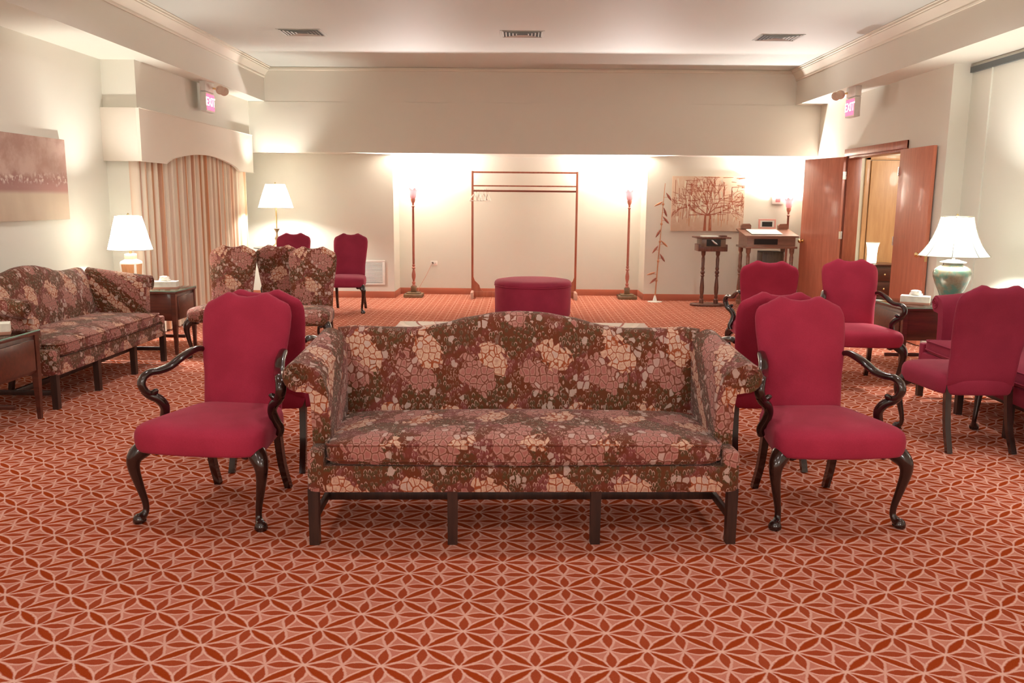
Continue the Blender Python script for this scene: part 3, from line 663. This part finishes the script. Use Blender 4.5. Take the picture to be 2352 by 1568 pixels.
def hanger(i, x):
    t = thing('clothes_hanger', 'clear plastic hanger hooked over the garment rack rod at its left end', 'hanger', (x, 13.12, 1.655), 0, 'clear plastic hangers on the rack rod')
    a = PI / 2 + (i % 3 - 1) * .25
    t.rotation_euler = (0, 0, a - PI / 2)
    MB().sweep([(0, -.012 , -.018, .0022), (0, -.019, .0, .0022), (0, 0, .0195, .0022), (0, .019, .0, .0022), (0, .004, -.03, .0022), (0, 0, -.06, .0022)], 6, 5).build('hook', CHROME, t)
    MB().sweep([(0, 0, -.055, .006), (0, -.06, -.09, .006), (0, -.19, -.15, .006), (0, -.20, -.165, .006), (0, -.15, -.165, .006), (0, .15, -.165, .006), (0, .20, -.165, .006), (0, .19, -.15, .006), (0, .06, -.09, .006), (0, 0, -.055, .006)], 6, 3).build('hanger_body', CLEAR, t, angle=80)
for i, x in enumerate((-.715, -.675, -.63, -.565, -.53, -.50)): hanger(i, x)

# ------------------------------------------------------------ wall pieces at the back
vg = thing('wall_grille', 'white louvred return air grille low on the back wall', 'vent', (-2.27, YBK - .012, .39))
MB().box(-.20, .20, -.008, 0, -.19, -.16, .003).box(-.20, .20, -.008, 0, .16, .19, .003).box(-.20, -.16, -.008, 0, -.16, .16, .003).box(.16, .20, -.008, 0, -.16, .16, .003).build('frame', WHITE, vg)
MB().box(-.165, .165, -.001, .011, -.165, .165).build('backing', DARKSLOT, vg)
for k in range(16):
    z = -.15 + k * .02; MB().add([(-.16, -.008, z), (.16, -.008, z), (.16, -.002, z + .012), (-.16, -.002, z + .012), (-.16, -.006, z - .002), (.16, -.006, z - .002), (.16, 0, z + .010), (-.16, 0, z + .010)], [(0, 1, 2, 3), (4, 7, 6, 5), (0, 4, 5, 1), (3, 2, 6, 7), (0, 3, 7, 4), (1, 5, 6, 2)]).build('louvre', WHITE, vg, smooth=False)
ou = thing('wall_outlet', 'white wall outlet between the left torchiere and the rack', 'outlet', (-1.38, YALC - .002, .50))
MB().box(-.055, .055, -.006, 0, -.035, .035, .002).build('plate', WHITE, ou)
MB().box(-.035, -.008, -.009, -.005, -.016, .016, .001).build('socket', DARKSLOT, ou)
MB().box(.012, .036, -.009, -.005, -.016, .016, .001).build('socket', m_plain('socket_cream', (.7, .66, .6), .4), ou)
tag(MB().sweep([(-1.40, YALC - .02, .50, .004), (-1.42, YALC - .05, .47, .004), (-1.50, YALC - .10, .30, .004), (-1.60, YALC - .14, .12, .004), (-1.63, 13.42, .02, .004), (-1.64, 13.36, .008, .004)], 6, 5).build('power_cord', m_plain('cord_tan', (.45, .22, .15), .5)), 'thin power cord running from the outlet down behind the left torchiere', 'cord')
th = thing('thermostat', 'small white thermostat with red display above the writing desk', 'thermostat', (3.87, YBK - .002, 1.53))
MB().box(-.085, .085, -.028, 0, -.055, .055, .008).build('housing', WHITE, th); MB().box(-.035, .035, -.031, -.026, -.022, .032, .002).build('display', m_plain('display_pink', (.62, .22, .24), .4), th)

# painting of a tree (abstract branches)
pc = thing('tree_painting', 'canvas with rust tree branches and drips on the back wall right of the alcove', 'painting', (2.82, YBK - .002, 1.47))
t_ = NT('canvas_wash'); co = t_.coord(); n1 = t_.noise(t_.scalev(co, 3, 1, 1.2), 3, 4); n2 = t_.noise(co, 16, 3)
t_.base(t_.mix(t_.ss(n1, .35, .65), (.68, .50, .36), t_.mix(n2, (.62, .36, .24), (.80, .70, .56))), .8)
MB().box(-.545, .545, -.035, 0, -.405, .41, .004).build('canvas', t_.m, pc)
rnd = random.Random(11); br = MB(); drips = MB(); pale = MB(); yy = -.0355
lay = [0]
def stroke(m, x0, z0, x1, z1, w0, w1):
    x0 = max(-.54, min(.54, x0)); x1 = max(-.54, min(.54, x1)); z0 = max(-.40, min(.405, z0)); z1 = max(-.40, min(.405, z1))
    lay[0] += 1; y = yy - .00001 * (lay[0] % 60)
    d = Vector((x1 - x0, z1 - z0)); 
    if d.length < 1e-4: return
    p = Vector((-d.y, d.x)).normalized()
    q = [(x0 + p.x * w0, y, z0 + p.y * w0), (x0 - p.x * w0, y, z0 - p.y * w0), (x1 - p.x * w1, y, z1 - p.y * w1), (x1 + p.x * w1, y, z1 + p.y * w1)]
    m.add([tuple(a) for a in q] + [(a[0], yy + .0004, a[2]) for a in q], [(0, 1, 2, 3), (4, 7, 6, 5), (0, 4, 5, 1), (1, 5, 6, 2), (2, 6, 7, 3), (3, 7, 4, 0)])
for x, w0 in ((-.035, .020), (.045, .022)): stroke(br, x, -.40, x * .9, -.17, w0 * 1.1, w0 * .7)
def grow(x, z, a, L, wd, dep):
    x1, z1 = x + math.cos(a) * L, z + math.sin(a) * L; stroke(br, x, z, x1, z1, wd, wd * .7)
    if dep > 0:
        for _ in range(2 if dep < 4 else 3): grow(x1, z1, a + rnd.uniform(-.75, .75), L * rnd.uniform(.7, .95), wd * .72, dep - 1)
for a in (.25, .7, 1.2, 1.57, 1.95, 2.45, 2.9): grow(rnd.uniform(-.04, .05), -.17, a, .17, .008, 4)
stroke(br, -.28, -.165, .28, -.15, .006, .004)
for k in range(90):
    x = rnd.uniform(-.53, .53); z = rnd.uniform(-.05, .40)
    if rnd.random() < .5: stroke(br, x, z, x + rnd.uniform(-.01, .01), z - rnd.uniform(.08, .25), .004, .003)
    else: stroke(br, x, z, x + rnd.uniform(.06, .2), z + rnd.uniform(-.02, .02), .004, .003)
for k in range(16):
    x = rnd.uniform(-.5, .5); z = rnd.uniform(-.25, -.12); stroke(drips, x, z, x, z - rnd.uniform(.04, .14), .006, .003)
for k in range(60):
    x = rnd.uniform(-.5, .5); z = rnd.uniform(-.2, .38); stroke(pale, x, z, x + rnd.uniform(-.04, .04), z - rnd.uniform(.04, .13), rnd.uniform(.006, .024), .005)
cn = [c for c in pc.children][0]
for m, nm, col in ((pale, 'pale_brushwork', (.78, .70, .56)), (drips, 'drip_brushwork', (.62, .30, .16)), (br, 'branch_brushwork', (.36, .10, .05))):
    o = m.build(nm, m_plain(nm, col, .8, .3, 9), cn, smooth=False); o['kind'] = 'stuff'

# slender bird stand
bs = thing('bird_stand', 'slender copper stem stand with perched birds beside the tree painting', 'sculpture', (2.05, 12.84, 0))
COP = m_plain('copper_stem', (.55, .24, .12), .35, .2, 20); RUSTB = m_plain('rust_bird', (.33, .10, .06), .5, .3, 20)
k_ = 12.84 / 1950 * 1.0
def bp(px, pz): return ((px - 215) / 4.48 * .00655 - .0, (1400 - pz) / 4.48 * .00655 + .03)
stem = [bp(*q) for q in ((215, 1390), (225, 1200), (235, 1000), (247, 800), (255, 620), (265, 420), (278, 210))]
MB().sweep([(x, 0, z, .011 - .001 * i) for i, (x, z) in enumerate(stem)], 10, 5).build('stem', COP, bs)
MB().lathe([(.11, 0), (.11, .006), (.035, .012), (.025, .05), (.014, .09), (.01, .10)], n=24).build('base', WHITE, bs)
for i, (x, z) in enumerate(stem[1:-1]): MB().lathe([(.008, -.02), (.017, -.012), (.019, 0), (.016, .014), (.008, .02)], x, 0, z, 12).build('knot', COP, bs)
birds = [(320, 345, -.95), (218, 418, .5), (290, 500, -1.2), (300, 580, -.85), (225, 715, 1.05), (292, 820, -.75), (200, 880, .95), (278, 965, -1.0), (168, 1128, .3), (192, 1200, .75)]
for i, (a, b, an) in enumerate(birds):
    x, z = bp(a, b); side = 1 if x > bp(250, 700)[0] - .0 else -1
    sxm = [s for s in stem if s[1] <= z + .1][-1][0]
    L = .055; dx, dz = math.cos(an) * L, math.sin(an) * L
    m = MB().sweep([(x - dx * 1.3, 0, z - dz * 1.3, .003), (x - dx * .8, 0, z - dz * .8, .010), (x, 0, z, .018), (x + dx * .6, 0, z + dz * .6, .014), (x + dx * .85, 0, z + dz * .85, .013), (x + dx * 1.1, 0, z + dz * 1.1, .006), (x + dx * 1.35, 0, z + dz * 1.35, .002)], 8, 3, flat=(1, .7))
    bd = m.build('bird', RUSTB if i not in (1, 5, 8) else COP, bs, angle=70)
    MB().tube((sxm, 0, z - .01), (x, 0, z - .005), .0035, 6).build('twig', COP, bs)

# guest-book stand on two turned legs
def turned(m_parent, x, y, z0, z1, r, mat, name='leg'):
    H = z1 - z0; p = [(1.2, 0), (1.2, .07), (.7, .09), (1, .12), (.75, .15), (1.05, .2), (1.15, .30), (.8, .45), (.65, .50), (1.1, .53), (.7, .55), (1.15, .585), (1.15, .60), (.7, .63), (1.0, .66), (.8, .70), (.9, .85), (.7, .90), (1.1, .93), (1.2, 1.0)]
    MB().lathe([(r * a, H * b) for a, b in p], x, y, z0, 16).build(name, mat, m_parent)
DWM = m_wood('walnut_stand', (.10, .032, .018), (.17, .06, .035), .35, 'z', .2)
gs = thing('register_stand', 'small walnut register stand on two turned legs below the tree painting', 'stand', (2.77, 12.42, 0))
m = MB(); ov = [(.27 * math.cos(2 * PI * k / 32), .15 * math.sin(2 * PI * k / 32)) for k in range(32)]
m.pad(ov, [(.96, 0), (1, .008), (1, .028), (.96, .036)]).build('base', DWM, gs)
for x in (-.105, .105): turned(gs, x, 0, .036, .80, .028, DWM)
MB().box(-.21, .21, -.14, .14, .80, .90, .006).build('lower_box', DWM, gs)
MB().box(-.175, .175, -.16, .16, .86, .985, .006).build('body', m_wood('grey_walnut', (.13, .08, .05), (.2, .12, .08), .3), gs)
MB().box(-.245, .245, -.19, .19, .985, 1.005, .005).build('top', DWM, gs)
MB().box(-.10, .10, -.168, -.158, .875, .97, .003).build('front_plaque', BLACK, gs)
MB().sweep([(-.035, -.172, .965, .003), (-.02, -.174, .955, .012), (.0, -.174, .935, .011), (.03, -.174, .915, .013), (.055, -.172, .90, .004)], 8, 4, flat=(1, .5)).build('silver_emblem', m_metal('pewter', (.6, .6, .6), .4), gs)
tag(MB().box(-.10, .13, -.08, .09, 0, .012, .002).build('leaflet_pile', PAPER, loc=(2.72, 12.40, 1.0055)), 'pale leaflets lying on top of the small register stand', 'paper')
tag(MB().box(-.05, .05, -.05, .05, 0, .022, .004).build('card_holder', DWM, loc=(2.93, 12.40, 1.0055)), 'small brown card holder on the right end of the register stand', 'holder')

# writing desk
dk = thing('writing_desk', 'slant-front wooden writing desk on turned legs in the far right corner', 'desk', (3.56, 12.42, 0))
DSK = m_wood('desk_wood', (.20, .085, .055), (.30, .13, .085), .3, 'x', .3)
for x in (-.30, .32):
    for y in (-.20, .22): turned(dk, x, y, 0, .855, .030, DSK)
MB().box(-.36, .38, -.26, .28, .855, .885, .006).build('lower_shelf', DSK, dk)
m = MB(); P_ = [(-.24, .885), (-.24, 1.02), (.26, 1.10), (.26, .885)]
m.rings([[(x, y, z) for y, z in P_] for x in (-.33, .35)]).build('case', DSK, dk, angle=25)
m = MB(); P_ = [(-.27, 1.012), (-.27, 1.035), (.27, 1.122), (.27, 1.10)]
m.rings([[(x, y, z) for y, z in P_] for x in (-.37, .39)]).build('slanted_lid', DSK, dk, angle=25)
MB().box(-.235, .10, -.244, -.238, .91, .99, .003).build('drawer', BLACK, dk)
for x in (-.24, .30):
    pr = [(-.07, 0), (-.072, .05), (-.05, .075), (.05, .078), (.072, .05), (.07, 0)]
    MB().rings([[(x + a, y, 1.115 + b) for a, b in pr] for y in (.20, .26)]).build('gallery_scroll', DSK, dk, angle=30)
bk = MB().rings([[(x, y, z) for y, z in ((-.20, 1.052), (-.20, 1.058), (.14, 1.114), (.14, 1.106))] for x in (-.26, .18)]).build('open_register', PAPER, loc=(3.56, 12.42, 0)); tag(bk, 'open white register book lying on the sloping desk lid', 'book')
pf = thing('picture_frame', 'small red-rimmed frame with dark panel standing on the writing desk', 'frame', (3.62, 12.62, 1.122))
MB().box(-.125, .125, -.02, .02, 0, .022, .003).box(-.125, .125, -.02, .02, .118, .14, .003).box(-.125, -.103, -.02, .02, .022, .118, .003).box(.103, .125, -.02, .02, .022, .118, .003).build('rim', m_plain('pink_rim', (.72, .35, .30), .4), pf)
MB().box(-.104, .104, -.008, .015, .02, .12).build('backing', PAPER, pf); MB().box(-.075, .075, -.012, -.006, .03, .10, .002).build('dark_panel', BLACK, pf)
bx_ = thing('cabinet', 'small dark cabinet standing under the writing desk', 'cabinet', (3.66, 12.52, 0))
MB().box(-.15, .15, -.14, .14, .03, .80, .006).build('body', m_wood('olive_wood', (.075, .05, .03), (.12, .08, .05), .4), bx_); MB().box(-.16, .16, -.15, .15, 0, .03, .004).build('plinth', DWM, bx_)
MB().box(-.13, .13, -.148, -.138, .06, .77, .004).build('door', m_wood('olive_wood', (.1, .07, .04), (.1, .07, .04)), bx_)

# ------------------------------------------------------------ ceiling vents
def vent(label, x, y):
    t = thing('ceiling_vent', label, 'vent', (x, y, ZC), 0, 'ceiling air diffusers')
    MB().box(-.25, .25, -.20, .20, -.004, 0, .001).build('plate', CEILP, t)
    for k, s_ in enumerate((1, .82, .64, .46, .28)):
        a, b = .215 * s_, .165 * s_; z = -.006 - .006 * (k % 2) - .0
        rs = []
        for (e, zz) in ((0, -.004), (.010, -.011), (.014, -.011), (.004, -.004)):
            rs.append([((a + e) * sx, (b + e) * sy, zz) for sx, sy in ((1, 1), (-1, 1), (-1, -1), (1, -1))])
        MB().rings(rs, False, False).build('louvre', CEILP, t, smooth=False)
    MB().box(-.21, .21, -.16, .16, -.0055, -.004).build('dark_throat', DARKSLOT, t)
vent('leftmost of the three louvred ceiling vents', -2.50, 10.05)
vent('middle one of the three louvred ceiling vents', 0.0, 10.05)
vent('rightmost of the three louvred ceiling vents', 2.92, 10.15)

# ------------------------------------------------------------ exit signs
EXF = m_emit('exit_red', (1, .12, .22), 1.6, (.7, .05, .1)); EXL = m_emit('exit_letter', (1, .75, .8), 2.2)
def text_mesh(txt, size, name, mat, parent, loc, rot):
    cu = bpy.data.curves.new(name, 'FONT'); cu.body = txt; cu.size = size; cu.extrude = .001; cu.align_x = 'CENTER'; cu.align_y = 'CENTER'
    o = bpy.data.objects.new(name, cu); C.objects.link(o); dg = bpy.context.evaluated_depsgraph_get()
    me = bpy.data.meshes.new_from_object(o.evaluated_get(dg)); bpy.data.objects.remove(o); bpy.data.curves.remove(cu)
    me.materials.clear(); me.materials.append(mat); q = bpy.data.objects.new(name, me); C.objects.link(q); q.parent = parent; q.location = loc; q.rotation_euler = rot; return q
def exit_sign(label, x, s):
    """s=+1: face looks to +x (left sign), s=-1 looks to -x"""
    t = thing('exit_sign', label, 'sign', (x, 10.62, ZB), 0, 'lit exit signs under the beams')
    MB().box(-.036, .036, -.145, .145, -.355, -.125, .006).build('housing', WHITE, t)
    MB().box(-.036, .036, -.145, .145, -.118, 0, .005).build('mounting_box', WHITE, t)
    MB().box(min(s * .036, s * .040), max(s * .036, s * .040), -.128, .128, -.335, -.145, .001).build('red_face', EXF, t)
    text_mesh('EXIT', .145, 'lettering', EXL, t, (s * .0410, 0, -.24), (PI / 2, 0, PI / 2 * s))
    MB().sweep([(s * .04, .10, -.06, .012), (s * .12, .10, -.075, .012)], 8, 1).build('lamp_bracket', BRASS, t)
    for dy in (.03, .17):
        h = MB().sweep([(s * .13, dy, -.07, .02), (s * .15, dy - .02, -.08, .045), (s * .17, dy - .05, -.095, .055), (s * .172, dy - .052, -.097, .05)], 16, 2).build('emergency_lamp', m_plain('lamp_head', (.66, .50, .38), .4), t, angle=70)
    return t
exit_sign('lit exit sign hanging under the left beam', -3.82, 1)
exit_sign('lit exit sign hanging under the right beam', 4.0, -1)

# ------------------------------------------------------------ left wall: painting, curtain, valance
lp = thing('landscape_painting', 'large mauve-brown landscape canvas on the left wall above the floral sofa', 'painting', (XL + .002, 7.2, 1.65))
t_ = NT('landscape_wash'); co = t_.coord(); sp = t_.new('ShaderNodeSeparateXYZ'); t_.link(co, sp.inputs[0]); n1 = t_.noise(t_.scalev(co, 1, 1, 1), 5, 5, .6); n2 = t_.noise(co, 26, 3); n3 = t_.noise(t_.scalev(co, 1, 2.2, 1), 3, 3)
top_ = t_.mix(t_.ss(n1, .35, .65), (.34, .19, .15), (.47, .31, .25)); mid = t_.mix(t_.ss(n2, .5, .66), (.27, .12, .10), (.64, .50, .42)); low = t_.mix(n3, (.45, .33, .24), (.60, .48, .35))
zz = t_.math('ADD', sp.outputs[2], t_.math('MULTIPLY', t_.math('SUBTRACT', n1, .5), .22))
c = t_.mix(t_.ss(zz, .0, .08), mid, top_); c = t_.mix(t_.ss(zz, -.07, .0, 1, 0), c, (.30, .14, .12)); c = t_.mix(t_.ss(sp.outputs[2], -.14, -.09, 1, 0), c, low); t_.base(c, .75)
MB().box(0, .045, -.86, .86, -.36, .37, .004).build('canvas', t_.m, lp)
# valance with arched bottom, upholstered
va = thing('window_valance', 'upholstered cream valance with arched lower edge over the curtain', 'valance', (0, 0, 0))
y0, y1 = YSTEP - .07, YH - .04; n_ = 60; N2 = []
def arch(y):
    t = (y - (y0 + .62)) / ((y1 - .62) - (y0 + .62))
    if t <= 0 or t >= 1: return 1.865
    e = min(1, t / .06, (1 - t) / .06)
    return 1.865 + e * .02 + .135 * math.sin(PI * t) ** .8
m = MB(); prof = []
for k in range(n_ + 1):
    y = y0 + (y1 - y0) * k / n_; prof.append((y, arch(y)))
out = [(y, z) for y, z in prof] + [(y1, 2.40), (y0, 2.40)]
m.rings([[(x, y, z) for y, z in out] for x in (-3.90, -3.935)]).build('front_panel', VAL, va, angle=30)
MB().box(XL + .0, -3.935, y0, y0 + .03, 1.865, 2.40, .003).build('side_panel', VAL, va)
MB().box(XL + .0, -3.935, y1 - .03, y1, 1.865, 2.40, .003).build('side_panel', VAL, va)
MB().box(XL + .0, -3.935, y0 + .03, y1 - .03, 2.36, 2.40, .003).build('top_panel', VAL, va)
m = MB(); m.sweep([(-3.898, y, z, .005) for y, z in prof], 6, 1).build('piping', VAL, va, angle=80)
m = MB(); m.sweep([(-3.898, y0, 2.40, .005), (-3.898, y1, 2.40, .005)], 6, 1).build('piping', VAL, va, angle=80)
# curtain
t_ = NT('striped_curtain'); co = t_.coord(); sp = t_.new('ShaderNodeSeparateXYZ'); t_.link(co, sp.inputs[0]); Yc = sp.outputs[1]
f = t_.math('SINE', t_.math('MULTIPLY', Yc, 2 * PI / .085)); f2 = t_.math('SINE', t_.math('MULTIPLY', Yc, 2 * PI / .47)); nn = t_.noise(t_.scalev(co, .01, 18, .15), 1.2, 3)
c = t_.mix(t_.ss(f, -.2, .75), (.76, .66, .52), (.55, .27, .14)); c = t_.mix(t_.math('MULTIPLY', t_.ss(nn, .45, .62), .75), c, (.82, .74, .62)); c = t_.mix(t_.math('MULTIPLY', t_.ss(f2, .9, .98), .7), c, (.50, .19, .08))
t_.base(c, .85); CURT = t_.m
def curtain(label, ya, yb, ph):
    m = MB(); n_ = int((yb - ya) / .008); rs = []
    xs = [(-4.062, 8.942), (-4.035, 8.947)] if ph == 0 else []
    for k in range(n_ + 1):
        y = ya + (yb - ya) * k / n_; x = -3.998 + .026 * math.sin(2 * PI * y / .14 + ph + .8 * math.sin(y * 3)) + .008 * math.sin(y * 23)
        xs.append((x, y))
    for z in (.015, 1.0, 2.30): rs.append([(x, y, z) for x, y in xs] + [(x - .006, y, z) for x, y in reversed(xs)])
    m.rings(rs); return tag(m.build('curtain', CURT, angle=70), label, 'curtain')
curtain('near striped orange and cream pleated curtain panel beside the corner', 8.957, 9.62, 0)
curtain('wide striped orange and cream pleated curtain below the arch of the valance', 9.624, 11.72, 1)
curtain('far striped pleated curtain panel next to the far lamp', 11.724, 12.52, 2)

# hall chest and candle lamp
hc = thing('hall_chest', 'small dark chest of drawers in the hall beyond the doorway', 'chest', (4.86, 11.60, 0))
MB().box(-.20, .20, -.22, .22, .06, .68, .006).build('case', TABW, hc); MB().box(-.22, .22, -.24, .24, .68, .70, .005).build('top', TABW, hc)
for k in range(3):
    d = MB().box(-.18, .18, -.232, -.218, .10 + k * .19, .27 + k * .19, .004).build('drawer', TABW, hc)
    MB().sweep([(0, -.23, .185 + k * .19, .008), (0, -.25, .185 + k * .19, .013), (0, -.256, .185 + k * .19, .004)], 10, 2).build('knob', BRASS, d)
for sx in (-1, 1):
    for sy in (-1, 1): MB().box(sx * .18 - .02, sx * .18 + .02, sy * .20 - .02, sy * .20 + .02, 0, .06, .003).build('foot', TABW, hc)
hl = thing('candle_lamp', 'glowing frosted glass candle lamp on the hall chest', 'lamp', (4.73, 11.50, .7005))
m = MB(); m.lathe([(.058, .012), (.06, .05), (.060, .14), (.07, .22), (.088, .285)], n=28, cap0=True, cap1=False).build('glass_shade', m_shade('frosted_glass', (.92, .94, .86), .8), hl, angle=70)
MB().lathe([(.062, 0), (.065, .008), (.05, .012)], n=24).build('base', BRASS, hl)
light('bulb', 'POINT', (4.73, 11.50, .80), 5, COOL, .02)
light('hall_light', 'POINT', (5.6, 10.4, 2.3), 45, COOL, .15)

# ------------------------------------------------------------ unseen ceiling lights added to brighten the near half of the room
for i, (x, y) in enumerate(((-2.3, 1.0), (0.1, 1.0), (2.5, 1.0), (-2.3, 4.2), (0.1, 4.2), (2.5, 4.2), (-2.3, 7.2), (0.1, 7.2), (2.5, 7.2))):
    t = thing('added_ceiling_light', 'added unseen ceiling light above the seating', 'ceiling light', (x, y, ZC), 0, 'added ceiling lights')
    MB().lathe([(.10, 0), (.11, 0), (.11, -.006), (.10, -.008), (.095, -.004)], n=32, cap0=False, cap1=False).build('trim_ring', WHITE, t)
    MB().lathe([(.095, -.002), (.095, -.005)], n=32).build('lens', m_emit('lens', WARM, 3) if i == 0 else MATS['lens'], t)
    light('added_downlight', 'SPOT', (x, y, ZC - .02), CEIL_W * (1.0 if y < 6 else 1.6), WARM, .10, None, math.radians(165))

# unseen globes added behind the camera for frontal light on the room
for i, (x, y) in enumerate(((-1.9, -1.6), (1.9, -1.6))):
    t = thing('frontal_fill_globe', 'added unseen white globe behind the viewer, for frontal light', 'ceiling light', (x, y, 2.35), 0, 'added globes for frontal light')
    g = []
    for k in range(13):
        a = PI * k / 12; g.append((.16 * math.sin(a), -.16 * math.cos(a)))
    MB().lathe(g, n=28).build('globe', m_emit('globe', WARM, 6) if i == 0 else MATS['globe'], t, angle=80)
    MB().lathe([(.006, .155), (.006, .95)], n=8).build('cord', BLACK, t)
    MB().lathe([(.06, .985), (.06, 1.0), (.05, 1.01)], n=20).build('canopy', WHITE, t)
    light('frontal_fill_bulb', 'POINT', (x, y, 2.08), FILL_W, WARM, .22)
